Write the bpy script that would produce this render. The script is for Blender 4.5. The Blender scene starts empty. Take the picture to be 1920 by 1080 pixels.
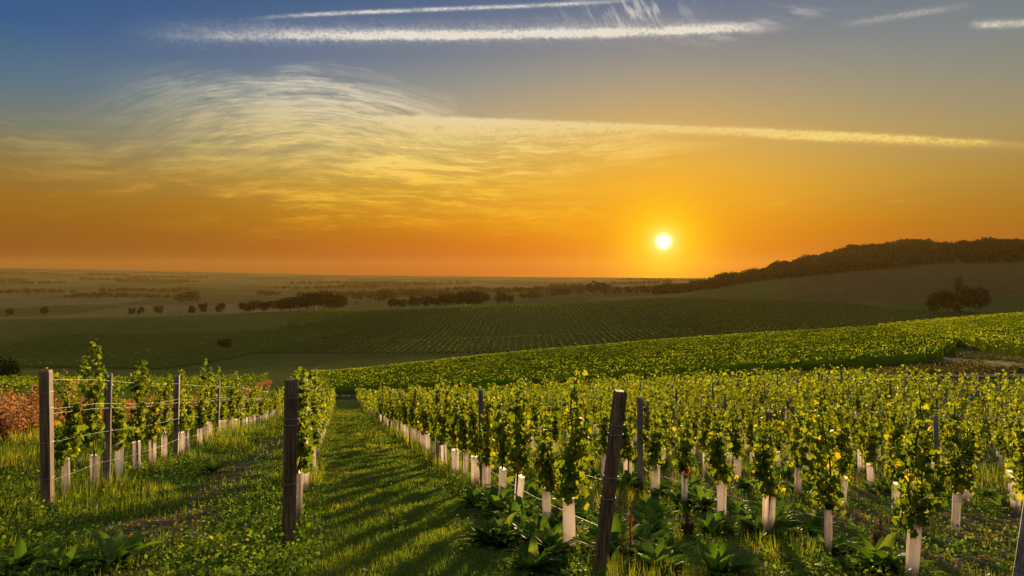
import bpy, math, random
import numpy as np
from mathutils import Vector, Matrix
random.seed(7); RNG = np.random.default_rng(11)
R = math.radians
SC = bpy.context.scene; COL = SC.collection

# ------------------------------------------------------------------ camera, exposure, sun
EXPO = 1.4
SUN_AZ, SUN_EL = 12.57, 2.5
SC.view_settings.view_transform = 'Standard'; SC.view_settings.look = 'None'
SC.view_settings.gamma = 1.0; SC.view_settings.exposure = EXPO
cam = bpy.data.cameras.new('camera'); camo = bpy.data.objects.new('camera', cam); COL.objects.link(camo)
cam.sensor_width = 36; cam.lens = 23.9; cam.shift_y = -30/1920; cam.clip_start = 0.05; cam.clip_end = 30000
camo.location = (0, 0, 0); camo.rotation_euler = (R(90), 0, 0); SC.camera = camo
sl = bpy.data.lights.new('sun', 'SUN'); so_ = bpy.data.objects.new('sun', sl); COL.objects.link(so_)
sl.energy = 5.0; sl.angle = R(1.8); sl.color = (1.0, 0.72, 0.34)
SUN = Vector((math.sin(R(SUN_AZ))*math.cos(R(SUN_EL)), math.cos(R(SUN_AZ))*math.cos(R(SUN_EL)), math.sin(R(SUN_EL))))
so_.rotation_euler = (-SUN).to_track_quat('-Z', 'Y').to_euler()
so_.location = SUN*60
cy = SC.cycles
cy.use_denoising = True; cy.max_bounces = 5; cy.diffuse_bounces = 3; cy.glossy_bounces = 2; cy.transmission_bounces = 3
cy.volume_bounces = 0; cy.transparent_max_bounces = 4; cy.caustics_reflective = False; cy.caustics_refractive = False
cy.sample_clamp_indirect = 4.0

# ------------------------------------------------------------------ sky
def lin(c):
    return tuple((v/255/12.92) if v/255 <= 0.04045 else ((v/255+0.055)/1.055)**2.4 for v in c)
W = bpy.data.worlds.new('World'); SC.world = W; W.use_nodes = True
WT = W.node_tree; WT.nodes.clear()
class X:
    """a scalar socket with arithmetic"""
    tree = WT
    def __init__(s, sock): s.s = sock
    def op(a, op, b=None, c=None):
        n = X.tree.nodes.new('ShaderNodeMath'); n.operation = op
        for i, v in enumerate((a, b, c)):
            if v is None: continue
            if isinstance(v, X): X.tree.links.new(v.s, n.inputs[i])
            else: n.inputs[i].default_value = v
        return X(n.outputs[0])
    def __add__(a, b): return X.op(a, 'ADD', b)
    __radd__ = __add__
    def __mul__(a, b): return X.op(a, 'MULTIPLY', b)
    __rmul__ = __mul__
    def __sub__(a, b): return X.op(a, 'SUBTRACT', b)
    def __rsub__(a, b): return X.op(b, 'SUBTRACT', a)
    def __truediv__(a, b): return X.op(a, 'DIVIDE', b)
    def __pow__(a, b): return X.op(a, 'POWER', b)
def sstep(x, a, b):
    n = X.tree.nodes.new('ShaderNodeMapRange'); n.interpolation_type = 'SMOOTHSTEP'
    X.tree.links.new(x.s, n.inputs['Value']); n.inputs['From Min'].default_value = a; n.inputs['From Max'].default_value = b
    return X(n.outputs['Result'])
def gauss(x): return X.op(X.op(x*x, 'MULTIPLY', -1.0), 'EXPONENT') if False else X.op(2.71828, 'POWER', (x*x)*-1.0)
def expneg(x): return X.op(2.71828, 'POWER', x*-1.0)
def noise(x, y, z, scale=1.0, detail=5, rough=0.55, dist=0.0):
    t = X.tree
    c = t.nodes.new('ShaderNodeCombineXYZ')
    for i, v in enumerate((x, y, z)):
        if isinstance(v, X): t.links.new(v.s, c.inputs[i])
        else: c.inputs[i].default_value = v
    n = t.nodes.new('ShaderNodeTexNoise'); t.links.new(c.outputs[0], n.inputs['Vector'])
    n.inputs['Scale'].default_value = scale; n.inputs['Detail'].default_value = detail
    n.inputs['Roughness'].default_value = rough; n.inputs['Distortion'].default_value = dist
    return X(n.outputs[0])
def ramp(x, lo, hi, stops, interp='LINEAR'):
    t = X.tree; n = t.nodes.new('ShaderNodeValToRGB'); cr = n.color_ramp; cr.interpolation = interp
    stops = [((p-lo)/(hi-lo), c) for p, c in stops]
    while len(cr.elements) < len(stops): cr.elements.new(0.5)
    for e, (p, c) in zip(cr.elements, stops): e.position = p; e.color = (*c, 1)
    v = (x-lo)*(1/(hi-lo)); t.links.new(v.s, n.inputs[0]); return n.outputs[0]
def mixc(f, a, b, mode='MIX'):
    t = X.tree; n = t.nodes.new('ShaderNodeMix'); n.data_type = 'RGBA'; n.blend_type = mode
    if isinstance(f, X): t.links.new(f.s, n.inputs[0])
    else: n.inputs[0].default_value = f
    for i, v in ((6, a), (7, b)):
        if isinstance(v, tuple): n.inputs[i].default_value = (*v, 1)
        else: t.links.new(v, n.inputs[i])
    return n.outputs[2]
def build_sky():
    t = WT
    tc = t.nodes.new('ShaderNodeTexCoord'); sp = t.nodes.new('ShaderNodeSeparateXYZ'); t.links.new(tc.outputs['Generated'], sp.inputs[0])
    x, y, z = (X(sp.outputs[i]) for i in range(3))
    az = X.op(X.op(x, 'ARCTAN2', y), 'MULTIPLY', 180/math.pi)
    el = X.op(X.op(z, 'ARCSINE'), 'MULTIPLY', 180/math.pi)
    dot = x*SUN.x + y*SUN.y + z*SUN.z
    ang = X.op(X.op(dot, 'MINIMUM', 1.0), 'ARCCOSINE')*(180/math.pi)
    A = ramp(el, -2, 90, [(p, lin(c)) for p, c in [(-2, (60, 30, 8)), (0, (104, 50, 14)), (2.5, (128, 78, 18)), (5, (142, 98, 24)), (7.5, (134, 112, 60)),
        (10, (100, 114, 106)), (13, (70, 108, 132)), (17, (38, 88, 138)), (22, (40, 82, 134)), (34, (150, 166, 188)), (90, (226, 236, 250))]])  # last two stops brighter than a dusk sky, added to fill-light the foreground
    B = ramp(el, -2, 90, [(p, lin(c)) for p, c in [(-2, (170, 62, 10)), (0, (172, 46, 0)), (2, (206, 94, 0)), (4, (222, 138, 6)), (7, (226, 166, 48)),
        (10, (208, 170, 84)), (13, (180, 160, 116)), (16, (146, 146, 138)), (19, (112, 126, 142)), (22, (84, 110, 142)), (34, (150, 166, 188)), (90, (226, 236, 250))]])  # same added overhead fill in the last two stops
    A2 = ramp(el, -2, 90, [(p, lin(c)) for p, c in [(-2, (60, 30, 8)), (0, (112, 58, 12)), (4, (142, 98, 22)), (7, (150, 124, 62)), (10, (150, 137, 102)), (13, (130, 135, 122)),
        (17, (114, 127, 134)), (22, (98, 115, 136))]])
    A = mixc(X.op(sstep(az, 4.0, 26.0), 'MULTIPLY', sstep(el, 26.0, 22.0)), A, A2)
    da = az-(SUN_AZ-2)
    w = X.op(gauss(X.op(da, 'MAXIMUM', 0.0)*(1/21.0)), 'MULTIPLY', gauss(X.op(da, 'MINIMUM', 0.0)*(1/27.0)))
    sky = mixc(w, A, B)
    # cirrus: long fibres bent by a slow warp
    wx = (noise(az*0.06, el*0.10, 3.1, 1.0, 2)-0.5)*9.0; wy = (noise(az*0.055, el*0.05, 8.7, 1.0, 2)-0.5)*3.0+(noise(az*0.5, el*0.9, 18.7, 1.0, 4)-0.5)*0.55
    ax, ey = az+wx, el+wy
    streak = noise(ax*0.075, ey*0.62-ax*0.022, 1.7, 1.0, 10, 0.70)
    fine = noise(ax*0.22, ey*2.3-ax*0.09, 5.2, 1.0, 8, 0.74)
    clump = noise(az*0.11, el*0.28, 12.2, 1.0, 4, 0.6)
    # fibres fanning over a point low in the cloud, for the dome-like upper edge
    rx, ry = (az+17.5)*0.52, el-5.0
    rad = X.op(rx*rx+ry*ry, 'SQRT'); th = X.op(rx, 'ARCTAN2', ry)
    arch = noise(th*2.0+clump*3.0, rad*1.3+wy*0.9-th*1.1, 2.2, 1.0, 10, 0.70)
    archf = noise(th*5.0, rad*3.0-th*2.6+wy*.8, 7.2, 1.0, 8, 0.74)
    m_top = gauss((az+16.5)*(1/11.5))*gauss((el-13.0)*(1/3.8))
    edge = sstep(rad+(clump-0.5)*8.0+(archf-.5)*4.0, 11.6, 9.4)
    m_low = gauss((az+8.0)*(1/16.5))*gauss((el-8.3)*(1/3.1))*1.15
    m_left = gauss((az+33.0)*(1/12.0))*gauss((el-7.2-(az+30)*(-0.16))*(1/2.2))
    m_far = gauss((az+5)*(1/20.0))*gauss((el-5.0)*(1/1.7))
    m_sw = gauss((az-6)*(1/7.5))*gauss((el-10.2)*(1/1.5))
    hair = sstep(noise(th*7.0-rad*.6, rad*7.5-th*4.0+wy*2, 27.2, 1.0, 5, 0.7), 0.36, 0.64); hair2 = sstep(noise(ax*0.45, ey*5.2-ax*0.3, 25.2, 1.0, 6, 0.7), 0.36, 0.64)
    k = sstep(clump, 0.34, 0.58)*0.8+0.3
    cov = m_top*edge*sstep(arch*0.50+archf*0.32+clump*0.18, 0.39, 0.58)*1.15*(hair*.6+.55) + m_low*k*sstep(streak*0.6+fine*0.4, 0.43, 0.60)*1.05*(hair2*.6+.6) \
        + m_left*1.25*sstep(streak*.55+fine*.2+clump*.25, 0.45, 0.63)*0.55 + m_far*k*sstep(streak*0.5+fine*0.5, 0.45, 0.60)*0.75*(hair2*.6+.6) + m_sw*sstep(streak*0.5+fine*0.5, 0.42, 0.58)*0.8
    veil = gauss((az+15)*(1/20.0))*gauss((el-10.5)*(1/5.0))*0.22
    cov = cov+veil
    # contrails: each a slowly bending line in azimuth and elevation, with ragged edges
    rag = (noise(az*2.4+el*0.8, el*2.6, 6.6, 1.0, 9, 0.80)-0.5)*1.7
    rag2 = (noise(az*0.30, el*1.2, 9.9, 1.0, 6, 0.7)-0.5)*2.6+0.5; gran = sstep(noise(az*3.6+el*1.5, el*4.5-az*.6, 16.6, 1.0, 7, 0.75), 0.32, 0.62)
    def trail(c, a0, a1, soft0, soft1, half, k=1.0, ragk=1.0, up=1.0, dn=1.0):
        poly = az*c[0]+c[1] if len(c) == 2 else ((az*c[0]+c[1])*az+c[2] if len(c) == 3 else ((az*c[0]+c[1])*az+c[2])*az+c[3])
        d = el-poly+rag*0.55*ragk*half
        prof = X.op(gauss(X.op(d, 'MAXIMUM', 0.0)*(1/(half*up))), 'MULTIPLY', gauss(X.op(d, 'MINIMUM', 0.0)*(1/(half*dn))))
        return prof*sstep(az, a0, a0+soft0)*sstep(az, a1, a1-soft1)*k*(rag2*1.1+rag*0.4+0.45)*(gran*.75+.35)
    tr = trail((1e-5, -0.00214, 0.01176, 19.22), -30, 23, 22, 9, 0.36, 1.5, 1.5, 1.0, 0.7)
    tr = tr+trail((1e-5, -0.00214, 0.01176, 19.45), -32, 20, 8, 10, 0.8, 0.22, 3.0)
    tr = tr+trail((4e-5, -0.00237, 0.03456, 21.338), -22, 12, 6, 8, 0.13, 0.75, 2.0)
    tr = tr+trail((0.02, 21.75), 4, 12, 3, 3, 0.16, 0.7, 2.0)
    tr = tr+trail((-0.00201, -0.03215, 12.47), -17, 40, 12, 12, 0.27, 1.35, 1.5, 0.7, 1.3)
    tr = tr+trail((-0.0022, -0.035, 12.1), -14, 14, 9, 9, 0.75, 0.75, 2.5, 0.4, 1.5)
    tr = tr+trail((0.00046, -0.14152, 13.30), 16, 31, 5, 6, 0.16, 0.6, 2.0)
    tr = tr+trail((-0.00258, 0.1453, 16.08), 25, 35, 4, 4, 0.22, 0.28, 2.0)
    tr = tr+trail((-0.16143, 22.25), 33.6, 42, 1.5, 3, 0.22, 0.75, 2.0)
    tr = tr+trail((-0.05, 6.04), 14.6, 15.7, 0.4, 0.4, 0.05, 0.8, 0.3)
    tr = tr+trail((0.0, 5.30), 20.5, 22.4, 0.5, 0.5, 0.05, 0.45, 0.3)
    tr = tr+trail((0.0, 5.20), 28.8, 30.2, 0.5, 0.5, 0.05, 0.35, 0.3)
    tr = tr+trail((0.0, 3.98), 5, 15, 5, 3, 0.10, 0.35, 1.0)
    tr = tr+trail((0.01, 5.7), -2, 10, 4, 4, 0.12, 0.30, 1.5)
    tuft = gauss((az-10.0)*(1/4.2))*gauss((el-20.6)*(1/0.95))*sstep(noise(az*1.7+el*0.9, el*0.45, 4.4, 1.0, 5, 0.6), 0.47, 0.72)*0.7
    tuft2 = gauss((az-20.0)*(1/6.0))*gauss((el-19.0-(az-20)*0.12)*(1/0.8))*sstep(noise(az*0.4+el*0.9, el*0.8, 7.4, 1.0, 5, 0.6), 0.45, 0.75)*0.4
    cov = X.op(cov+tr+tuft+tuft2, 'MINIMUM', 1.0)
    bright = ramp(el, 0, 24, [(p, lin(c)) for p, c in [(0, (235, 120, 20)), (4, (246, 176, 26)), (7, (250, 200, 62)), (9.5, (252, 218, 118)), (11.5, (238, 212, 140)), (14, (228, 218, 186)), (17, (240, 230, 210)), (22, (240, 234, 226))]])
    dim = ramp(el, 0, 24, [(p, lin(c)) for p, c in [(0, (170, 100, 40)), (5, (196, 138, 48)), (8, (176, 148, 90)), (12, (150, 150, 134)), (17, (140, 152, 165)), (22, (150, 165, 185))]])
    ccol = mixc(sstep(az, -42.0, -8.0), dim, bright)
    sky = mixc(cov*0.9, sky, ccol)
    # aureole and disc of the low sun
    sky = mixc(expneg(ang*(1/5.6)), sky, lin((255, 178, 6)))
    sky = mixc(gauss(ang*(1/2.9))*0.9, sky, lin((255, 214, 0)))
    sky = mixc(gauss(ang*(1/1.05)), sky, (1.05, 0.92, 0.22))
    sky = mixc(gauss(ang*(1/0.40)), sky, (5.0, 4.6, 3.2))
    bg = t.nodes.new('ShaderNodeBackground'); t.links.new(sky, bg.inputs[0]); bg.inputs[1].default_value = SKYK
    ns = t.nodes.new('ShaderNodeTexSky'); ns.sky_type = 'NISHITA'; ns.sun_disc = False
    ns.sun_elevation = R(SUN_EL); ns.sun_rotation = R(SUN_AZ)
    b2 = t.nodes.new('ShaderNodeBackground'); t.links.new(ns.outputs[0], b2.inputs[0]); b2.inputs[1].default_value = NISK
    ad = t.nodes.new('ShaderNodeMixShader'); ad.inputs[0].default_value = 0.015; t.links.new(bg.outputs[0], ad.inputs[1]); t.links.new(b2.outputs[0], ad.inputs[2])
    out = t.nodes.new('ShaderNodeOutputWorld'); t.links.new(ad.outputs[0], out.inputs['Surface'])
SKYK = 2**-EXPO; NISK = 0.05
build_sky()
W.cycles.sampling_method = 'MANUAL'; W.cycles.sample_map_resolution = 512

# ------------------------------------------------------------------ helpers
def tag(o, label=None, cat=None, group=None, kind=None):
    if label: o['label'] = label
    if cat: o['category'] = cat
    if group: o['group'] = group
    if kind: o['kind'] = kind
    return o
def link(o, parent=None):
    COL.objects.link(o)
    if parent: o.parent = parent
    return o
def mesh_np(name, V, F, mat, tint=None, smooth=False):
    """V (n,3); F (m,k) all of one k, or a list of such arrays; tint one value per face"""
    me = bpy.data.meshes.new(name); V = np.asarray(V, np.float32).reshape(-1, 3)
    Fs = F if isinstance(F, list) else [F]; Fs = [np.asarray(f, np.int32) for f in Fs if len(f)]
    loops = np.concatenate([f.ravel() for f in Fs]); sizes = np.concatenate([np.full(len(f), f.shape[1], np.int32) for f in Fs])
    me.vertices.add(len(V)); me.vertices.foreach_set('co', V.ravel())
    me.loops.add(len(loops)); me.loops.foreach_set('vertex_index', loops)
    me.polygons.add(len(sizes)); me.polygons.foreach_set('loop_start', np.concatenate([[0], np.cumsum(sizes)[:-1]]).astype(np.int32))
    if smooth: me.polygons.foreach_set('use_smooth', np.ones(len(sizes), bool))
    me.update(calc_edges=True)
    if tint is not None:
        a = me.attributes.new('tint', 'FLOAT', 'FACE'); a.data.foreach_set('value', np.asarray(tint, np.float32))
    me.materials.append(mat); return me
def obj_np(name, V, F, mat, parent=None, **k):
    return link(bpy.data.objects.new(name, mesh_np(name, V, F, mat, **k)), parent)
def unit(v): return v/np.maximum(np.linalg.norm(v, axis=-1, keepdims=True), 1e-9)
def scatter(tv, tf, P, A, B, C, S):
    """copies of a small template: local axes A, B, C (n,3), size S (n,) or (n,3)"""
    n = len(P); S = np.asarray(S, float); S = S[:, None] if S.ndim == 1 else S
    if S.shape[1] == 1: S = np.repeat(S, 3, 1)
    V = P[:, None, :] + tv[None, :, 0:1]*(A*S[:, 0:1])[:, None] + tv[None, :, 1:2]*(B*S[:, 1:2])[:, None] + tv[None, :, 2:3]*(C*S[:, 2:3])[:, None]
    F = (np.arange(n)*len(tv))[:, None, None] + tf[None]
    return V.reshape(-1, 3), F.reshape(-1, tf.shape[1])
class Acc:
    def __init__(s): s.V, s.F, s.T, s.n = [], [], [], 0
    def add(s, V, F, T):
        s.V.append(V); s.F.append(np.asarray(F)+s.n); s.T.append(np.broadcast_to(np.asarray(T, float), (len(F),))); s.n += len(V)
    def build(s, name, mat, parent=None, smooth=False):
        ks = sorted({f.shape[1] for f in s.F})
        F = [np.concatenate([f for f in s.F if f.shape[1] == k]) for k in ks]
        T = np.concatenate([np.concatenate([t for f, t in zip(s.F, s.T) if f.shape[1] == k]) for k in ks])
        return obj_np(name, np.concatenate(s.V), F, mat, parent, tint=T, smooth=smooth)
def frames(n, rng, up=0.4, out=None):
    """random leaf frames: C the blade's normal, A its tip direction"""
    C = rng.normal(size=(n, 3))
    if out is not None: C = C*0.7+out*0.9
    C[:, 2] += up; C = unit(C)
    A = rng.normal(size=(n, 3)); A[:, 2] -= 0.7; A = unit(A-(A*C).sum(1, keepdims=True)*C)
    return A, np.cross(C, A), C
LOBES = [(0, .04), (20, .36), (52, .56), (80, .46), (112, .66), (142, .56), (180, .86), (218, .56), (248, .66), (280, .46), (308, .56), (340, .36)]
lv = [(0.0, 0.0, 0.0)]
for a, r in LOBES: lv.append((-math.cos(R(a))*r+0.0, math.sin(R(a))*r, abs(math.sin(R(a)))*r*0.28-0.10*r*(a == 180)))
LEAF_V = np.array(lv); LEAF_F = np.array([(0, i, i % 12+1) for i in range(1, 13)])
QUAD_V = np.array([(0, 0, 0), (.45, .42, .10), (1, 0, -.05), (.45, -.42, .10)]); QUAD_F = np.array([(0, 1, 2), (0, 2, 3)])
BLADE_V = np.array([(0, -.5, 0), (0, .5, 0), (.55, .33, .06), (.55, -.33, .06), (1, 0, .22)]); BLADE_F4 = np.array([(0, 1, 2), (0, 2, 3), (3, 2, 4)])
def tube(path, radii, n=6):
    P = np.asarray(path, float); m = len(P); V = []; F = []
    for i in range(m):
        t = unit(P[min(i+1, m-1)]-P[max(i-1, 0)]); a = unit(np.cross(t, [0.31, 0.9, 0.2])); b = np.cross(t, a)
        for k in range(n):
            th = 2*math.pi*k/n; V.append(P[i]+radii[i]*(a*math.cos(th)+b*math.sin(th)))
    for i in range(m-1):
        for k in range(n): F.append((i*n+k, i*n+(k+1) % n, (i+1)*n+(k+1) % n, (i+1)*n+k))
    return np.array(V), np.array(F)
def copy_tree(o, parent=None):
    c = o.copy(); COL.objects.link(c); c.parent = parent
    for ch in o.children: copy_tree(ch, c)
    return c
def empty(name, loc=(0, 0, 0)):
    o = bpy.data.objects.new(name, None); o.location = loc; o.empty_display_size = 0.1; return link(o)

# ------------------------------------------------------------------ materials
def new_mat(name):
    m = bpy.data.materials.new(name); m.use_nodes = True; X.tree = m.node_tree; X.tree.nodes.clear(); return m, m.node_tree
def finish(t, sh):
    o = t.nodes.new('ShaderNodeOutputMaterial'); t.links.new(sh, o.inputs['Surface'])
def attr(name):
    n = X.tree.nodes.new('ShaderNodeAttribute'); n.attribute_name = name; return X(n.outputs['Fac'])
def leaf_mat(name, stops, trans=0.45, tcol=(1.3, 1.25, 0.5), rough=0.6, spec=0.12, nz=6.0):
    m, t = new_mat(name)
    tint = attr('tint')
    g = t.nodes.new('ShaderNodeNewGeometry'); sp = t.nodes.new('ShaderNodeSeparateXYZ'); t.links.new(g.outputs['Position'], sp.inputs[0])
    n = noise(X(sp.outputs[0]), X(sp.outputs[1]), X(sp.outputs[2]), nz, 3)
    col = ramp(tint+(n-0.5)*0.22, 0, 1, stops)
    p = t.nodes.new('ShaderNodeBsdfPrincipled'); t.links.new(col, p.inputs['Base Color'])
    p.inputs['Roughness'].default_value = rough; p.inputs['Specular IOR Level'].default_value = spec
    tr = t.nodes.new('ShaderNodeBsdfTranslucent'); t.links.new(mixc(1.0, col, tcol, 'MULTIPLY'), tr.inputs[0])
    mx = t.nodes.new('ShaderNodeMixShader'); mx.inputs[0].default_value = trans
    t.links.new(p.outputs[0], mx.inputs[1]); t.links.new(tr.outputs[0], mx.inputs[2]); finish(t, mx.outputs[0]); return m
M = {}
M['vine'] = leaf_mat('vine_leaf', [(0, (.035, .066, .008)), (.3, (.07, .115, .010)), (.55, (.125, .175, .012)), (.78, (.22, .235, .015)), (.92, (.32, .26, .015)), (.965, (.42, .20, .012)), (1, (.42, .030, .012))], 0.55, (1.95, 1.62, 0.42))
M['grass'] = leaf_mat('grass_blade', [(0, (.036, .066, .007)), (.4, (.080, .115, .010)), (.7, (.16, .18, .018)), (.9, (.27, .235, .050)), (1, (.34, .26, .10))], 0.5, (1.7, 1.6, 0.5))
M['weed'] = leaf_mat('weed_leaf', [(0, (.026, .064, .008)), (.4, (.060, .115, .013)), (.7, (.13, .175, .020)), (.86, (.22, .22, .035)), (1, (.34, .25, .11))], 0.5, (1.7, 1.6, 0.5), 0.6, 0.06)
M['dry'] = leaf_mat('dry_weed', [(0, (.085, .036, .015)), (.4, (.19, .082, .030)), (.75, (.30, .15, .055)), (1, (.34, .21, .09))], 0.45, (1.6, 1.3, 0.9), 0.7, 0.2)
M['field'] = leaf_mat('field_vine_leaf', [(0, (.040, .070, .008)), (.4, (.11, .155, .010)), (.75, (.23, .26, .014)), (1, (.38, .34, .022))], 0.5, (1.55, 1.55, 0.6), 0.8, 0.0, nz=0.4)
M['farfield'] = leaf_mat('far_vine_leaf', [(0, (.035, .060, .012)), (.5, (.065, .095, .016)), (1, (.11, .125, .022))], 0.3, (1.4, 1.4, 0.6), 0.9, 0.0, nz=0.05)
M['brush'] = leaf_mat('verge_weed', [(0, (.035, .035, .012)), (.5, (.09, .075, .025)), (1, (.18, .13, .05))], 0.4, (1.4, 1.3, 0.7), 0.9, 0.0)
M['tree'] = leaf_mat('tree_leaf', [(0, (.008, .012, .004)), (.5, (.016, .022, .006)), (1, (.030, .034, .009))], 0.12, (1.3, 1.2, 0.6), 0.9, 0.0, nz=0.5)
def wood_mat(name, dark, light, scale=1.0):
    m, t = new_mat(name)
    tc = t.nodes.new('ShaderNodeTexCoord'); sp = t.nodes.new('ShaderNodeSeparateXYZ'); t.links.new(tc.outputs['Object'], sp.inputs[0])
    x, y, z = (X(sp.outputs[i]) for i in range(3))
    oi = t.nodes.new('ShaderNodeObjectInfo'); rn = X(oi.outputs['Random'])
    grain = noise(x*60*scale, y*60*scale, z*2.6+rn*40, 1.0, 6, 0.65)
    blot = noise(x*6, y*6, z*2+rn*70, 1.0, 4)
    f = sstep(grain*0.65+blot*0.35+(rn-0.5)*0.10, 0.34, 0.68)
    col = mixc(f, lin(dark), lin(light))
    crack = sstep(noise(x*30+rn*9, y*30, z*0.9, 1.0, 3), 0.62, 0.70)
    col = mixc(crack*0.8, col, (.008, .006, .004))
    p = t.nodes.new('ShaderNodeBsdfPrincipled'); t.links.new(col, p.inputs['Base Color']); p.inputs['Roughness'].default_value = 0.75
    p.inputs['Specular IOR Level'].default_value = 0.3
    b = t.nodes.new('ShaderNodeBump'); b.inputs['Strength'].default_value = 0.6; b.inputs['Distance'].default_value = 0.006
    t.links.new(grain.s, b.inputs['Height']); t.links.new(b.outputs[0], p.inputs['Normal']); finish(t, p.outputs[0]); return m
M['wood'] = wood_mat('brown_timber', (68, 47, 30), (150, 113, 78))
M['greywood'] = wood_mat('grey_weathered_timber', (84, 70, 60), (160, 142, 124))
M['bark'] = wood_mat('vine_bark', (42, 28, 18), (96, 66, 40))
def wire_mat():
    m, t = new_mat('galvanised_wire'); p = t.nodes.new('ShaderNodeBsdfPrincipled')
    tc = t.nodes.new('ShaderNodeTexCoord'); sp = t.nodes.new('ShaderNodeSeparateXYZ'); t.links.new(tc.outputs['Object'], sp.inputs[0])
    n = noise(X(sp.outputs[0])*3, X(sp.outputs[1])*3, X(sp.outputs[2])*3, 1.0, 4)
    t.links.new(mixc(n, (.16, .14, .12), (.34, .31, .28)), p.inputs['Base Color']); p.inputs['Metallic'].default_value = 0.5; p.inputs['Roughness'].default_value = 0.6
    finish(t, p.outputs[0]); return m
M['wire'] = wire_mat()
def sleeve_mat():
    m, t = new_mat('tube_plastic')
    tc = t.nodes.new('ShaderNodeTexCoord'); sp = t.nodes.new('ShaderNodeSeparateXYZ'); t.links.new(tc.outputs['Object'], sp.inputs[0])
    x, y, z = (X(sp.outputs[i]) for i in range(3)); oi = t.nodes.new('ShaderNodeObjectInfo'); rn = X(oi.outputs['Random'])
    dirt = noise(x*9, y*9, z*7+rn*30, 1.0, 5, 0.6)
    low = sstep(z+(dirt-0.5)*0.35-rn*.08, 0.16, 0.0)
    col = mixc(sstep(dirt+(rn-.5)*.25, 0.42, 0.72)*0.7, (.88, .80, .74), (.62, .53, .46)); col = mixc(low*0.8, col, (.20, .15, .10)); seam = sstep(noise(x*38+rn*50, y*38, z*.6, 1.0, 2), 0.60, 0.66); col = mixc(seam*.7, col, (.24, .18, .14))
    p = t.nodes.new('ShaderNodeBsdfPrincipled'); t.links.new(col, p.inputs['Base Color']); p.inputs['Roughness'].default_value = 0.4
    tr = t.nodes.new('ShaderNodeBsdfTranslucent'); t.links.new(col, tr.inputs[0])
    mx = t.nodes.new('ShaderNodeMixShader'); mx.inputs[0].default_value = 0.75
    t.links.new(p.outputs[0], mx.inputs[1]); t.links.new(tr.outputs[0], mx.inputs[2]); finish(t, mx.outputs[0]); return m
M['sleeve'] = sleeve_mat()
def ground_mat():
    m, t = new_mat('ground_soil_and_turf')
    g = t.nodes.new('ShaderNodeNewGeometry'); sp = t.nodes.new('ShaderNodeSeparateXYZ'); t.links.new(g.outputs['Position'], sp.inputs[0])
    x, y = X(sp.outputs[0]), X(sp.outputs[1])
    n1 = noise(x, y, 0.0, 0.9, 8, 0.65); n2 = noise(x, y, 4.0, 14.0, 5, 0.7); n3 = noise(x, y, 9.0, 0.006, 4); n4 = noise(x, y, 2.0, 0.05, 5)
    turf = ramp(n2*0.55+n1*0.45, 0.2, 0.8, [(.2, (.016, .024, .006)), (.45, (.035, .055, .010)), (.65, (.07, .08, .018)), (.8, (.10, .085, .03))])
    soil = ramp(n2*0.7+n1*0.3, 0.25, 0.75, [(.25, (.022, .016, .010)), (.5, (.060, .045, .026)), (.66, (.12, .095, .06)), (.75, (.30, .25, .18))])
    near = mixc(attr('soil'), turf, soil)
    far = ramp(n4*0.5+n3*0.5, 0.3, 0.7, [(.3, (.040, .052, .012)), (.5, (.055, .064, .015)), (.7, (.078, .076, .020))])
    bare = ramp(n4, 0.3, 0.7, [(.3, (.050, .040, .015)), (.7, (.072, .057, .022))])
    # patchwork of fields in the plain
    vo = t.nodes.new('ShaderNodeTexVoronoi'); vo.inputs['Scale'].default_value = 0.004
    cb = t.nodes.new('ShaderNodeCombineXYZ'); t.links.new((x+y*0.3).s, cb.inputs[0]); t.links.new((y*0.45).s, cb.inputs[1]); t.links.new(cb.outputs[0], vo.inputs['Vector'])
    vs = t.nodes.new('ShaderNodeSeparateColor'); t.links.new(vo.outputs['Color'], vs.inputs[0])
    plain = ramp(X(vs.outputs[0]), 0, 1, [(0, (.045, .055, .016)), (.35, (.06, .070, .022)), (.6, (.085, .085, .030)), (.85, (.11, .095, .040)), (1, (.05, .06, .02))])
    col = mixc(attr('far'), near, far); col = mixc(attr('bare'), col, bare); col = mixc(attr('plain'), col, plain)
    p = t.nodes.new('ShaderNodeBsdfPrincipled'); t.links.new(col, p.inputs['Base Color']); p.inputs['Roughness'].default_value = 1.0; p.inputs['Specular IOR Level'].default_value = 0.0
    b = t.nodes.new('ShaderNodeBump'); b.inputs['Strength'].default_value = 0.8; b.inputs['Distance'].default_value = 0.03
    t.links.new((n2*0.6+n1*0.4).s, b.inputs['Height']); t.links.new(b.outputs[0], p.inputs['Normal']); finish(t, p.outputs[0]); return m
M['ground'] = ground_mat()
def track_mat():
    m, t = new_mat('dirt_track'); g = t.nodes.new('ShaderNodeNewGeometry'); sp = t.nodes.new('ShaderNodeSeparateXYZ'); t.links.new(g.outputs['Position'], sp.inputs[0])
    x, y = X(sp.outputs[0]), X(sp.outputs[1]); n = noise(x, y, 0.0, 1.2, 7, 0.65)
    p = t.nodes.new('ShaderNodeBsdfPrincipled'); p.inputs['Roughness'].default_value = 1.0; p.inputs['Specular IOR Level'].default_value = 0.0
    t.links.new(ramp(n, .3, .7, [(.3, (.12, .10, .04)), (.5, (.25, .18, .09)), (.7, (.36, .27, .15))]), p.inputs['Base Color']); finish(t, p.outputs[0]); return m
M['track'] = track_mat()

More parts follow.
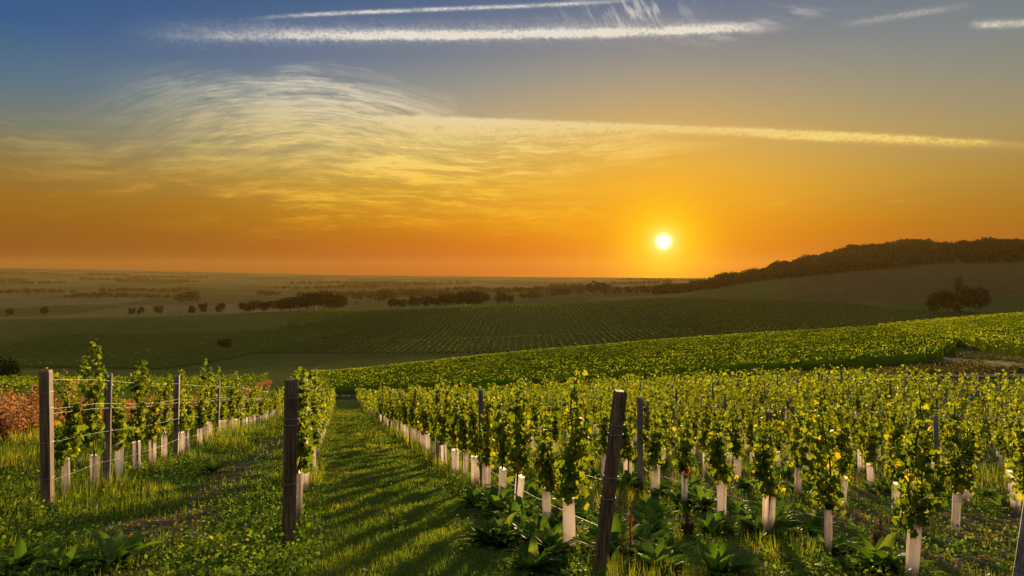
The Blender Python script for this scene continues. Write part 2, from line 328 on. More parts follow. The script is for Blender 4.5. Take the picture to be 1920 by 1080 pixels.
# ------------------------------------------------------------------ terrain: elevation profiles (azimuth deg, [(range m, height m)])
UX, UY, NX, NY = -0.2487, 0.9686, 0.9686, 0.2487          # row direction and the direction across the rows
def to_so(x, y): return UX*x+UY*y, NX*x+NY*y
def to_xy(s, o): return UX*s+NX*o, UY*s+NY*o
def slope(x, y):
    s, o = to_so(x, y); return -1.53-0.17*s-0.085*o
PROF = [
    (-180, [(45, 2), (300, 2), (9000, 0)]), (-90, [(45, -1), (300, -25), (1500, -50), (9000, 0)]),
    (-44.7, [(56,-7.3), (141,-16.1), (422,-44.7), (633,-53.0), (1125,-56.5), (1688,-77.2), (4219,-82.4), (6329,-35.3), (8439,56.5), (12658,28.3)]),
    (-37.0, [(50,-7.7), (125,-16.2), (413,-47.1), (626,-56.9), (1002,-55.3), (1190,-64.9), (1628,-71.4), (2504,-72.2), (3756,-58.9), (5008,-31.4), (6887,43.2), (11269,21.2)]),
    (-26.7, [(45,-8.1), (90,-14.3), (157,-21.9), (380,-48.0), (560,-53.0), (873,-47.8), (1063,-59.7), (1455,-68.4), (2238,-70.6), (3357,-58.9), (4476,-37.7), (6155,13.0), (10072,-7.1)]),
    (-14.1, [(41,-8.4), (82,-14.8), (95,-16.0), (155,-22.4), (351,-46.7), (516,-47.1), (773,-40.0), (980,-54.4), (1340,-63.3), (2062,-62.8), (3093,-58.9), (4124,-47.1), (5671,-25.9), (9280,-42.4)]),
    (0.0, [(40,-8.5), (80,-14.0), (180,-21.5), (330,-42.7), (480,-43.3), (740,-34.3), (950,-47.7), (1300,-46.9), (2000,-54.9), (3000,-54.2), (4000,-53.4), (5500,-38.9), (9000,-63.6)]),
    (14.1, [(41,-8.0), (72,-11.4), (206,-19.5), (340,-38.9), (464,-39.6), (804,-25.7), (980,-32.1), (1340,-30.6), (2062,-37.7), (3093,-44.7), (5671,-56.1), (9280,-70.6)]),
    (21.0, [(43,-7.8), (75,-10.9), (225,-18.5), (364,-37.4), (482,-39.6), (696,-34.7), (857,-28.9), (1071,-19.6), (1393,2.0), (1714,-2.5), (2679,-29.4), (5893,-51.8), (9643,-70.6)]),
    (26.7, [(45,-7.5), (78,-10.3), (246,-17.8), (392,-34.3), (537,-35.8), (671,-33.0), (895,-26.4), (1119,-11.0), (1343,13), (1567,44), (1902,46), (3357,-18.8), (6155,-43.2), (10072,-70.6)]),
    (31.8, [(58,-8.7), (76,-9.2), (253,-15.4), (412,-29.4), (565,-30.9), (706,-29.2), (941,-22.0), (1177,-3.9), (1412,27), (1647,55), (2000,56), (3530,-11.8), (10590,-70.6)]),
    (37.0, [(58,-8.35), (75,-8.55), (88,-8.9), (250,-12.6), (438,-24.7), (601,-27.5), (751,-25.9), (1002,-13.8), (1252,6.3), (1503,35.8), (1753,58.2), (2129,64.1), (3756,-11.8), (11269,-70.6)]),
    (46.4, [(58,-7.0), (102,-8.4), (290,-11.0), (508,-22.0), (871,-21.2), (1451,15.7), (2032,65.9), (2467,77.4), (4354,0.0), (13062,-70.6)]),
    (90, [(45, -3.3), (300, -6), (1500, 10), (9000, 0)]), (180, [(45, 2), (300, 2), (9000, 0)])]
RMAX = 7000.0
GAZ = np.arange(-180, 180.01, 0.5); GLR = np.linspace(math.log(4), math.log(RMAX), 330)
def build_height():
    cols = []
    for az, l in PROF:
        r = np.array([20.0]+[p[0] for p in l]); a = R(az)
        zz = np.array([slope(20*math.sin(a), 20*math.cos(a))]+[p[1] for p in l], float)
        cols.append(np.interp(GLR, np.log(r), zz))
    cols = np.array(cols); A = np.array([p[0] for p in PROF], float)
    G = np.array([np.interp(GAZ, A, cols[:, j]) for j in range(len(GLR))]).T
    def blur(G, sig, ax):
        k = int(sig*3)+1; w = np.exp(-(np.arange(-k, k+1)/sig)**2/2); w /= w.sum()
        pad = [(0, 0), (0, 0)]; pad[ax] = (k, k); Gp = np.pad(G, pad, mode='edge'); out = np.zeros_like(G)
        for i, ww in enumerate(w): out += ww*(Gp[i:i+G.shape[0], :] if ax == 0 else Gp[:, i:i+G.shape[1]])
        return out
    return blur(blur(G, 2.8, 0), 4.0, 1)
HG = build_height()
def bumps(x, y, r):
    b = (np.sin(x*2.1+1.3*np.sin(y*1.7))*np.sin(y*2.6+0.8*np.sin(x*1.9))*0.030+np.sin(x*5.3+y*2.2)*np.sin(y*6.1-x*1.4)*0.014)
    far = np.sin(x*.021+1.0*np.sin(y*.017))*np.sin(y*.024+1.2)*1.0
    return b*np.clip((60-r)/40, 0, 1) + far*np.clip((r-260)/400, 0, 1)*np.clip(r/900, 0, 2)
def height(x, y):
    x = np.asarray(x, float); y = np.asarray(y, float); r = np.hypot(x, y); az = np.degrees(np.arctan2(x, y))
    i = np.clip((az+180)/0.5, 0, len(GAZ)-1.001); j = np.clip((np.log(np.maximum(r, 4))-GLR[0])/(GLR[1]-GLR[0]), 0, len(GLR)-1.001)
    i0 = i.astype(int); j0 = j.astype(int); fi, fj = i-i0, j-j0
    g = (HG[i0, j0]*(1-fi)*(1-fj)+HG[i0+1, j0]*fi*(1-fj)+HG[i0, j0+1]*(1-fi)*fj+HG[i0+1, j0+1]*fi*fj)
    t = np.clip((r-20)/22, 0, 1); t = t*t*(3-2*t)
    return slope(x, y)*(1-t)+g*t+bumps(x, y, r)
def h1(x, y): return float(height(x, y))
def px_of(x, y): return 960+1274*x/np.maximum(y, 0.01)     # used only to leave out what lies far outside the view
def build_ground():
    az = np.concatenate([np.arange(-180, -46, 2.0), np.arange(-46, 46, 0.2), np.arange(46, 180, 2.0)])
    rr = np.concatenate([np.linspace(0.4, 3.6, 10), np.exp(np.linspace(math.log(4), math.log(RMAX), 420))])
    AZ, RR = np.meshgrid(np.radians(az), rr, indexing='ij'); x = RR*np.sin(AZ); y = RR*np.cos(AZ); z = height(x, y)
    V = np.stack([x, y, z], -1).reshape(-1, 3); na, nr = len(az), len(rr)
    V = np.vstack([V, [[0, 0, h1(0, 0)]]])
    I = np.arange(na)[:, None]*nr; J = np.arange(nr-1)[None]; I2 = ((np.arange(na)+1) % na)[:, None]*nr
    F = np.stack([I+J, I+J+1, I2+J+1, I2+J], -1).reshape(-1, 4)[:, ::-1]
    c = len(V)-1; F3 = np.array([(c, ((k+1) % na)*nr, k*nr) for k in range(na)])[:, ::-1]
    o = obj_np('ground', V, [F, F3], M['ground'], smooth=True); tag(o, kind='structure')
    s, of = to_so(V[:, 0], V[:, 1]); r = np.hypot(V[:, 0], V[:, 1]); a = np.degrees(np.arctan2(V[:, 0], V[:, 1]))
    def sm(v, p, q): t = np.clip((v-p)/(q-p), 0, 1); return t*t*(3-2*t)
    soil = soilness(s, of)
    far = sm(r, 60, 140)
    # the bare slope under the wood on the right, and the plain beyond the ridge
    bare = sm(a, 20.5, 23)*sm(r, 760, 800)*(1-sm(r, 1230, 1300))
    ridge = np.interp(a, [-60, -37, -26.7, -14.1, 0, 14, 20, 30], [1010, 1010, 880, 790, 755, 830, 1500, 9000])
    plain = sm(r-ridge, 0, 60)
    for n, v in (('soil', soil*(1-far)), ('far', far), ('bare', bare), ('plain', plain)):
        at = o.data.attributes.new(n, 'FLOAT', 'POINT'); at.data.foreach_set('value', v.astype(np.float32))
    return o
def vnoise(x, y, sc, seed=0):
    x = np.asarray(x)/sc+seed*17.3; y = np.asarray(y)/sc-seed*9.1
    def h(i, j): v = np.sin(i*127.1+j*311.7+seed*3.7)*43758.5453; return v-np.floor(v)
    i, j = np.floor(x), np.floor(y); fx, fy = x-i, y-j; fx = fx*fx*(3-2*fx); fy = fy*fy*(3-2*fy)
    return (h(i, j)*(1-fx)+h(i+1, j)*fx)*(1-fy)+(h(i, j+1)*(1-fx)+h(i+1, j+1)*fx)*fy
def soilness(s, o):
    """bare stony ground: between the two left rows and, in patches, under and between the right rows; grass on the lane"""
    n = vnoise(s, o, 0.9, 1)*0.6+vnoise(s, o, 0.3, 2)*0.4
    left = np.exp(-((o+1.75)/0.8)**2)*.62
    right = np.clip((o-2.0)/0.5, 0, 1)*0.6
    return np.clip((np.maximum(left, right)*1.3+n-1.05)*2.6, 0, 1)
build_ground()
def ribbon(name, pts, width, lift=0.06):
    P = []
    for (a, b) in zip(pts[:-1], pts[1:]):
        for k in range(12): P.append(np.array(a)+(np.array(b)-np.array(a))*k/12)
    P.append(np.array(pts[-1])); P = np.array(P, float); T = unit(np.gradient(P, axis=0)); N = np.stack([-T[:, 1], T[:, 0]], 1); V = []
    for k, (p, n) in enumerate(zip(P, N)):
        for q in (-1, -.5, 0, .5, 1):
            w = width*(1+0.25*math.sin(k*1.7+q)); x, y = p+n*q*w/2; V.append((x, y, h1(x, y)+lift))
    F = [(i*5+j, i*5+j+1, (i+1)*5+j+1, (i+1)*5+j) for i in range(len(P)-1) for j in range(4)]
    return tag(obj_np(name, V, np.array(F), M['track'], smooth=True), kind='structure')
ribbon('farm_track', [(-40, 84), (-22, 82), (10, 77), (22, 73), (34, 62), (46, 52)], 2.6)
ribbon('dirt_path', [(44.5, 46), (46.2, 56), (46.8, 62), (47.5, 68), (48.5, 76), (53, 92)], 4.2)
ribbon('valley_track', [(-190, 345), (-160, 385), (-140, 430), (-120, 452), (-85, 470)], 2.6, 0.25)
ribbon('field_margin', [(-260, 455), (-110, 448), (20, 452), (120, 458)], 2.2, 0.3)

# ------------------------------------------------------------------ trellis posts
def post_mesh(w, hgt, mat, lean=(0, 0), round_=False, seed=0):
    rg = random.Random(seed); n = 10 if round_ else 8; V = []; F = []; ks = [-.35, 0, .3, .62, .9, .985, 1.0]
    for i, k in enumerate(ks):
        z = k*hgt; sc = 1+(0.06*(1-max(k, 0))) if round_ else 1.0
        if k == 1.0: sc *= 0.90
        ox, oy = lean[0]*max(k, 0)+rg.uniform(-.003, .003), lean[1]*max(k, 0)+rg.uniform(-.003, .003)
        for j in range(n):
            if round_: a = 2*math.pi*j/n; x, y = math.cos(a)*w/2, math.sin(a)*w/2
            else:
                c = w/2; b = c*0.82; x, y = [(c, -b), (c, b), (b, c), (-b, c), (-c, b), (-c, -b), (-b, -c), (b, -c)][j]
            V.append((x*sc+ox, y*sc+oy, z+(rg.uniform(-.006, .006) if k > .95 else 0)))
    for i in range(len(ks)-1):
        for j in range(n): F.append((i*n+j, i*n+(j+1) % n, (i+1)*n+(j+1) % n, (i+1)*n+j))
    me = bpy.data.meshes.new('post'); me.from_pydata(V, [], F+[tuple((len(ks)-1)*n+j for j in range(n))]); me.materials.append(mat); return me
def wrap_mesh(w, zs, lean, hgt):
    acc = Acc()
    for z in zs:
        ox, oy = lean[0]*z/hgt, lean[1]*z/hgt; c = w/2+.004; b = c*0.86
        for q in range(1):
            zz = z
            ring = [(c, -b), (c, b), (b, c), (-b, c), (-c, b), (-c, -b), (-b, -c), (b, -c), (c, -b)]
            V, F = tube([(x+ox, y+oy, zz+0.010*(i % 4)*(q-.3)) for i, (x, y) in enumerate(ring)], [.0032]*9, 4); acc.add(V, F, 0)
    V = np.concatenate(acc.V); F = np.concatenate(acc.F)
    return mesh_np('wire_wrap', V, F, M['wire'])
def headland(o): return 7.24-(o+0.48)*0.607
def row_end(o):                                             # rows stop at the farm track
    s = 60.0
    for _ in range(60):
        x, y = to_xy(s, o); s += (np.interp(x, [-30, 16, 36, 60], [78, 70.5, 47, 42])-y)*0.5
    return s
ROWS = [-3.23, -0.48]+[2.22+2.7*k for k in range(0, 27)]
ROWNAME = {0: 'leftmost row', 1: 'row left of the grass lane', 2: 'first row right of the grass lane', 3: 'second row right of the grass lane',
           4: 'third row right of the grass lane', 5: 'fourth row right of the grass lane'}
ORD = ['first', 'second', 'third', 'fourth', 'fifth', 'sixth', 'seventh', 'eighth', 'ninth', 'tenth', 'eleventh', 'twelfth']
def rowname(k): return ROWNAME.get(k, 'far rows across the right-hand block')
def in_view(x, y, m=70, near=2.2): return y > near and -m < px_of(x, y) < 1920+m
POST_H = 1.66
def make_post(name, w, hgt, mat, lean, zs, round_, seed):
    me = post_mesh(w, hgt, mat, lean, round_, seed); o = bpy.data.objects.new(name, me); link(o)
    for z in zs: link(bpy.data.objects.new('wire_wrap', wrap_mesh(w, [z], lean, hgt)), o)
    return o
post_end = {}
ENDS = {0: (0.104, 1.62, 'wood', (-.01, -.02), (1.38, 1.20, .82, .42), 'dark brown square end post, leftmost post of the picture, beside the first young vine'),
        1: (0.112, 1.64, 'wood', (0.02, -.03), (1.47, 1.26, 1.20, .62), 'brown square end post with wire rings standing at the left edge of the grass lane'),
        2: (0.096, 1.64, 'wood', (0.16, -.10), (1.36, 1.28, .92, .74), 'brown square end post leaning right among dock leaves, right of the grass lane'),
        3: (0.14, 1.60, 'greywood', (0.22, -.10), (.62, .40), 'grey weathered end post leaning out of the bottom right corner')}
for k, e in ENDS.items():
    o_ = ROWS[k]; q = (.972, .98, .962, 1)[k]; x, y = (v*q for v in to_xy(headland(o_), o_)); p = make_post('end_post', e[0], e[1], M[e[2]], e[3], e[4], False, k)
    p.location = (x, y, h1(x, y)); p.rotation_euler.z = R([8, 32, 12, 20][k]); tag(p, e[5], 'post')
protos = [make_post('trellis_post', w, POST_H, M[mt], ln, (1.5, 1.18, .85), rd, 20+i) for i, (w, mt, ln, rd) in enumerate(
    [(.085, 'wood', (.02, .01), False), (.10, 'greywood', (-.02, 0), True), (.08, 'greywood', (.0, -.03), True), (.09, 'greywood', (.03, .02), False)])]
used = set(); posts = []
for k, o_ in enumerate(ROWS):
    s0 = headland(o_); se = row_end(o_)
    ss = ([s0+2.05]+list(np.arange(s0+6.4, se, 4.9))) if k == 0 else list(np.arange(10.5+(0.35*((k*7) % 5)-.7 if k > 3 else 0), se, 4.9)) if k >= 2 else list(np.arange(s0+5.0, se, 4.9))
    for i, s in enumerate(ss):
        if s < s0+1: continue
        x, y = to_xy(s, o_)
        if in_view(x, y): posts.append((math.hypot(x, y), k, i, s, x, y))
posts.sort(); rnd = random.Random(3)
count_in_row = {}
for d, k, i, s, x, y in posts[:290]:
    pi = rnd.randrange(4)
    if k == 0 and i == 0: pi = 1
    if k == 2 and i == 0: pi = 2
    p = protos[pi] if pi not in used else copy_tree(protos[pi]); used.add(pi)
    p.location = (x, y, h1(x, y)+(rnd.uniform(-.06, .05) if k < 3 else rnd.uniform(-.34, -.06))); p.rotation_euler = (rnd.uniform(-.02, .02), rnd.uniform(-.025, .025), rnd.uniform(0, 6.3))
    n = count_in_row.get(k, 0); count_in_row[k] = n+1
    if k <= 3 and n < 5: lab = f'slim post, {ORD[n]} after the end post of the {rowname(k)}'
    elif k <= 3: lab = f'slim timber post beyond the fifth in the {rowname(k)}'
    elif k <= 5: lab = f'slim post among the vines of the {rowname(k)}'
    else: lab = 'slim trellis post half hidden in the vines of the far right-hand rows'
    tag(p, lab, 'post', 'trellis posts along the vine rows')
for i in range(4):
    if i not in used:
        for c in list(protos[i].children): bpy.data.objects.remove(c)
        bpy.data.objects.remove(protos[i])

# trellis wires
def wire(o_, hz, s0, s1, sag, rad, label, group, seed):
    rg = random.Random(seed); P = []; step = 0.7
    n = int((s1-s0)/step)
    for i in range(n+1):
        s = s0+(s1-s0)*i/n; x, y = to_xy(s, o_+0.05); ph = ((s-10.5) % 4.9)/4.9
        P.append((x, y, float(slope_smooth(x, y))+hz-sag*4*ph*(1-ph)+rg.uniform(-.001, .001)))
    rad_ = [max(rad, 0.00012*math.hypot(p[0], p[1])) for p in P]
    V, F = tube(P, rad_, 4)
    return tag(obj_np('trellis_wire', V, F, M['wire'], smooth=True), label, 'wire', group)
def slope_smooth(x, y): return height(x, y)-bumps(np.asarray(x, float), np.asarray(y, float), np.hypot(x, y))
HN = {1.56: 'top', 1.24: 'upper middle', 1.17: 'middle', .84: 'lower middle', .42: 'lowest'}
for k in range(0, 6):
    for hz in ([1.56, 1.24, 1.17, .84, .42] if k < 4 else [1.52, 1.17, .42]):
        hn = HN.get(hz, 'top')
        wire(ROWS[k], hz, max(headland(ROWS[k]), -6), min(row_end(ROWS[k]), 34), 0.03+0.02*(hz in (1.24, .42)), (0.0018 if hz > 1 else 0.0012) if k < 2 else .0026,
             f'thin {hn} trellis wire strung along the {rowname(k)}', 'wires of the trellis', int(hz*100)+k)

# ------------------------------------------------------------------ young vines and their tubes
def vine_meshes(seed, H, spread, nleaf, lsize, tone):
    rg = np.random.default_rng(seed); stems = Acc(); P = []; O = []
    nsh = 3 if spread > .2 else 2
    for q in range(nsh):
        n = 12; top = H*(1.0 if q == 0 else rg.uniform(.62, .92)); dirx = rg.uniform(-1, 1)*spread*(1 if q else .3); diry = rg.uniform(-.14, .14)
        tt = np.linspace(0, 1, n); z0 = .57
        path = np.stack([dirx*tt**(.8 if q else 1.2)+.04*np.sin(tt*6+q*2+seed), diry*tt+.035*np.sin(tt*7+q), z0+(top-z0)*tt], 1)
        if q == 0: path = np.vstack([[[0, 0, -.05]], [[.01, 0, .2]], path])
        V, F = tube(path, list(np.linspace(.015 if q == 0 else .010, .004, len(path))), 5); stems.add(V, F, 0)
        m = int(nleaf*(0.44 if q == 0 else 0.56/(nsh-1))); u = rg.beta(1.25, 1.1, m)
        k = u*(n-1); i = np.clip(k.astype(int), 0, n-2); base = path[-n:]
        p = base[i]*(1-(k-i))[:, None]+base[i+1]*(k-i)[:, None]
        th = rg.uniform(0, 2*math.pi, m); rad = rg.uniform(.03, .17, m)*(1.1-.6*u)
        off = np.stack([np.cos(th)*rad*1.15, np.sin(th)*rad*.85, rg.uniform(-.06, .06, m)], 1); P.append(p+off); O.append(unit(off))
    P = np.concatenate(P); O = np.concatenate(O); n = len(P)
    A, B, C = frames(n, rg, .35, O); S = lsize*rg.uniform(.65, 1.3, n)*(1.1-.45*np.clip((P[:, 2]-.45)/(H-.45), 0, 1))
    V, F = scatter(LEAF_V, LEAF_F, P, A, B, C, S)
    rel = np.clip((P[:, 2]-.4)/(H-.4), 0, 1)
    t = np.clip(tone+rg.normal(0, .19, n)+.06*rel, .02, .90); red = (rg.uniform(size=n) < .022*(rel < .35)*(tone > .4)); t[red] = rg.uniform(.93, 1.0, red.sum())
    sm = mesh_np('stem', np.concatenate(stems.V), np.concatenate(stems.F), M['bark'], smooth=True)
    fm = mesh_np('foliage', V, F, M['vine'], tint=np.repeat(t, len(LEAF_F)))
    return sm, fm
VAR_L = [vine_meshes(100+i, H, .15, 300, .072, .36) for i, H in enumerate((1.72, 2.05, 1.5, 1.86, 1.66))]
VAR_R = [vine_meshes(200+i, H, .29, 330, .071, .44) for i, H in enumerate((1.65, 1.8, 1.5, 1.9, 1.7, 1.6, 1.75, 1.42))]
def sleeve_mesh(seed, hgt=.53, a=.068, b=.040):
    rg = random.Random(seed); V = []; F = []; n = 12; pts = []
    for j in range(n):
        t = 2*math.pi*j/n; c, s = math.cos(t), math.sin(t); pts.append((a*math.copysign(abs(c)**.45, c), b*math.copysign(abs(s)**.45, s)))
    zs = [-.05, .1, .25, .4, hgt]
    for i, z in enumerate(zs):
        for j, (x, y) in enumerate(pts):
            w = 1+.04*math.sin(i*1.9+seed)+.02*math.sin(j*2.1+i+seed); V.append((x*w, y*w, z+(rg.uniform(-.012, .012) if i == 4 else 0)))
    for i in range(len(zs)-1):
        for j in range(n): k = (j+1) % n; F.append((i*n+j, i*n+k, (i+1)*n+k, (i+1)*n+j))
    return mesh_np('grow_tube', np.array(V), np.array(F), M['sleeve'], smooth=False)
SLEEVES = [sleeve_mesh(i, .50+.02*(i % 4)) for i in range(5)]
spots = []
for k, o_ in enumerate(ROWS):
    s0 = headland(o_); first = s0+(1.04 if k == 3 else .62 if k else .68)
    for i, s in enumerate(np.arange(first, row_end(o_), 1.0)):
        x, y = to_xy(s+random.uniform(-.07, .07), o_+random.uniform(-.05, .05))
        if in_view(x, y, 60, 2.6): spots.append((math.hypot(x, y), k, i, x, y))
spots.sort(); NV = 292
rowang = math.atan2(UY, UX)
rnd = random.Random(5); vis = {}
for d, k, i, x, y in spots[:NV]:
    left = k <= 1
    if k == 0 and i < 4: vm = VAR_L[(0, 1, 2, 3)[i]]
    else: vm = rnd.choice(VAR_L if left and rnd.random() < .6 else VAR_R)
    n = vis.get(k, 0); vis[k] = n+1
    r = empty('grapevine', (x, y, h1(x, y))); r.rotation_euler.z = rowang+(math.pi if rnd.random() < .5 else 0)+rnd.uniform(-.25, .25); s = rnd.uniform(.9, 1.08); r.scale = (s, s*(rnd.choice((-1, 1))), s)
    link(bpy.data.objects.new('stem', vm[0]), r); link(bpy.data.objects.new('foliage', vm[1]), r)
    if k <= 3 and n < 12: what = f'{ORD[n]} from near end of the {rowname(k)}'
    elif k <= 3: what = f'farther than twelfth along the {rowname(k)}'
    elif k <= 5: what = f'in the {rowname(k)}'
    else: what = 'deep in the rows beyond the fourth right-hand row'
    tag(r, f'young grapevine, {what}', 'grapevine', 'young grapevines tied along the trellis rows')
    t = link(bpy.data.objects.new('grow_tube', rnd.choice(SLEEVES))); t.location = (x, y, h1(x, y))
    t.rotation_euler = (rnd.gauss(0, .035), rnd.gauss(0, .035), rnd.uniform(0, 6.28)); t.scale = (rnd.uniform(.8, 1.12),)*2+(rnd.uniform(.98, 1.2),)
    tag(t, f'pale grow tube, {what}', 'grow tube', 'pale grow tubes round the vine stems')
# the rest of the block, too many and too small to tell apart
def far_vines(sp):
    acc = Acc(); sl = []; rg = np.random.default_rng(77)
    P = np.array([(x, y) for _, _, _, x, y in sp]); Z = height(P[:, 0], P[:, 1]); D = np.array([a[0] for a in sp])
    nl = np.clip(1500/D, 22, 62).astype(int); idx = np.repeat(np.arange(len(sp)), nl); n = len(idx)
    hh = rg.uniform(1.3, 1.75, len(sp))[idx]; u = rg.beta(1.2, 1.1, n)
    al = rg.normal(0, .21, n)*(1.1-.6*u); ac = rg.normal(0, .10, n)
    pos = np.stack([P[idx, 0]+UX*al+NX*ac, P[idx, 1]+UY*al+NY*ac, Z[idx]+.42+(hh-.42)*u], 1)
    A, B, C = frames(n, rg, .35); S = .085*np.clip(np.sqrt(62/nl[idx]), 1, 1.7)*rg.uniform(.8, 1.4, n)
    V, F = scatter(QUAD_V, QUAD_F, pos, A, B, C, S*1.5); acc.add(V, F, np.repeat(np.clip(.45+rg.normal(0, .17, n), 0, .90), 2))
    tag(acc.build('distant_grapevines', M['vine']), 'mass of small green vines filling the far part of the right-hand block', 'vines', kind='stuff')
    q = np.array([(x, y) for a, b in ((-.05, -.045), (.05, -.045), (.05, .045), (-.05, .045)) for x, y in ((a, b),)])
    tv = np.array([(a, b, z) for z in (0, .52) for a, b in q]); tf = np.array([(0, 1, 5, 4), (1, 2, 6, 5), (2, 3, 7, 6), (3, 0, 4, 7)])
    base = np.stack([P[:, 0], P[:, 1], Z], 1); m = len(P); e = np.eye(3)
    V, F = scatter(tv, tf, base, *(np.repeat(e[i][None], m, 0) for i in range(3)), np.ones(m)*rg.uniform(.85, 1.1, m))
    tag(obj_np('distant_grow_tubes', V, F, M['sleeve']), 'pale tubes at the feet of the far vines, too small to count', 'grow tubes', kind='stuff')
far_vines(spots[NV:])

# ------------------------------------------------------------------ neighbouring fields of full-grown vines
def hedge_field(name, lines, hgt, wid, density, lsize, mat, label, tone=.5, step=1.2, core=True):
    """lines: list of ((x0,y0),(x1,y1)); leaf clumps along a rough hedge"""
    rg = np.random.default_rng(len(lines)+int(density*10)); acc = Acc()
    for (a, b) in lines:
        a, b = np.array(a, float), np.array(b, float); L = np.linalg.norm(b-a)
        if L < 3: continue
        t = unit(b-a); nn = np.array([-t[1], t[0]])
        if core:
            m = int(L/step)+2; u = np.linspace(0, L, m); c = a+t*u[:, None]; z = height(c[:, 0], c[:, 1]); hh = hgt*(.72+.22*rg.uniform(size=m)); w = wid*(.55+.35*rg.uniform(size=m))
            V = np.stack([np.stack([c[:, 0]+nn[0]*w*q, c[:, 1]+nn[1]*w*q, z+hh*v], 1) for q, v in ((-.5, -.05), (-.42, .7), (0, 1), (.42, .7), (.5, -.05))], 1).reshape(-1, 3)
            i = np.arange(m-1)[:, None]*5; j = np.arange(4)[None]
            F = np.stack([i+j, i+j+1, i+j+6, i+j+5], -1).reshape(-1, 4); acc.add(V, F, np.clip(tone-.32+rg.normal(0, .10, len(F)), 0, 1))  # core tinted darker than its leaves: shade between rows put into colour
        n = int(L*density)
        if n:
            u = rg.uniform(0, L, n); v = rg.normal(0, wid*.28, n); c = a+t*u[:, None]+nn*v[:, None]; z = height(c[:, 0], c[:, 1])
            gap = vnoise(c[:, 0], c[:, 1], 3.0, 5)
            P = np.stack([c[:, 0], c[:, 1], z+hgt*rg.uniform(.3, 1.03, n)*(.93+.12*gap)], 1)
            A, B, C = frames(n, rg, .4); V, F = scatter(QUAD_V, QUAD_F, P, A, B, C, lsize*rg.uniform(.7, 1.4, n))
            acc.add(V, F, np.repeat(np.clip(tone+rg.normal(0, .16, n)+(gap-.5)*.25+(vnoise(c[:, 0], c[:, 1], 22.0, 8)-.5)*.25, 0, 1), 2))
    return tag(acc.build(name, mat), label, 'vineyard', kind='stuff')
def second_field():
    ls = []
    for k in range(31):
        y0 = 84+4.2*k; x0 = -24-(y0-84)*.32; x1 = np.interp(y0, [80, 100, 210], [44, 58, 128])
        pts = np.linspace(x0, x1, 5)
        for q in range(4): ls.append(((pts[q], y0-.13*(pts[q]+24)), (pts[q+1], y0-.13*(pts[q+1]+24))))
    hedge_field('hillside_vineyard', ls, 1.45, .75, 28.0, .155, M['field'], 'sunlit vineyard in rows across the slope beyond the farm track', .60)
second_field()
def right_field():
    ls = []
    for k in range(46):
        o0 = 0; x0, y0 = 51+2.6*k, 64-.2*k
        d = unit(np.array([.42, 1.0])); a = np.array([x0, y0])+d*4; b = np.array([x0, y0])+d*150
        if px_of(*b) < 2150: ls.append((a, b))
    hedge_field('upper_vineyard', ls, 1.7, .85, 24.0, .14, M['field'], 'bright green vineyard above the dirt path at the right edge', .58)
right_field()
def left_field():
    ls = []
    for k in range(34):
        o_ = -12.5-2.7*k; s0, s1 = 40+.3*k, 132
        while s0 < s1 and not in_view(*to_xy(s0, o_), 250): s0 += 4
        ls.append((to_xy(s0, o_), to_xy(s1, o_)))
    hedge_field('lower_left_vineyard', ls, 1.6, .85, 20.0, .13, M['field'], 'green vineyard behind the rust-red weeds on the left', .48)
left_field()
def valley_field():
    ls = []
    for k in range(130):
        x = -225+4.2*k; xd = x*.0
        y0 = 400; y1 = 748
        lo = np.interp(x, [-225, -160, 60, 470], [720, 400, 345, 540]); hi = np.interp(x, [-225, -100, 100, 250, 320, 470], [775, 742, 740, 748, 700, 560])
        if hi-lo > 10:
            ls.append(((x, lo), (x+.02*(hi-lo), hi)))
    hedge_field('valley_vineyard', ls, 1.5, 1.5, .35, 1.0, M['farfield'], 'dark striped vineyard on the far side of the valley', .75, 6.0)
    ls = []
    for k in range(42):
        a = np.array([-390., 372+5.2*k]); b = np.array([-165+1.0*k-.0*k, 372+5.2*k-52]);
        ls.append((a, b))
    hedge_field('lower_valley_vineyard', ls, 1.5, 1.6, .3, 1.0, M['farfield'], 'dark vineyard with slanting rows low in the valley on the left', .85, 6.0)
valley_field()

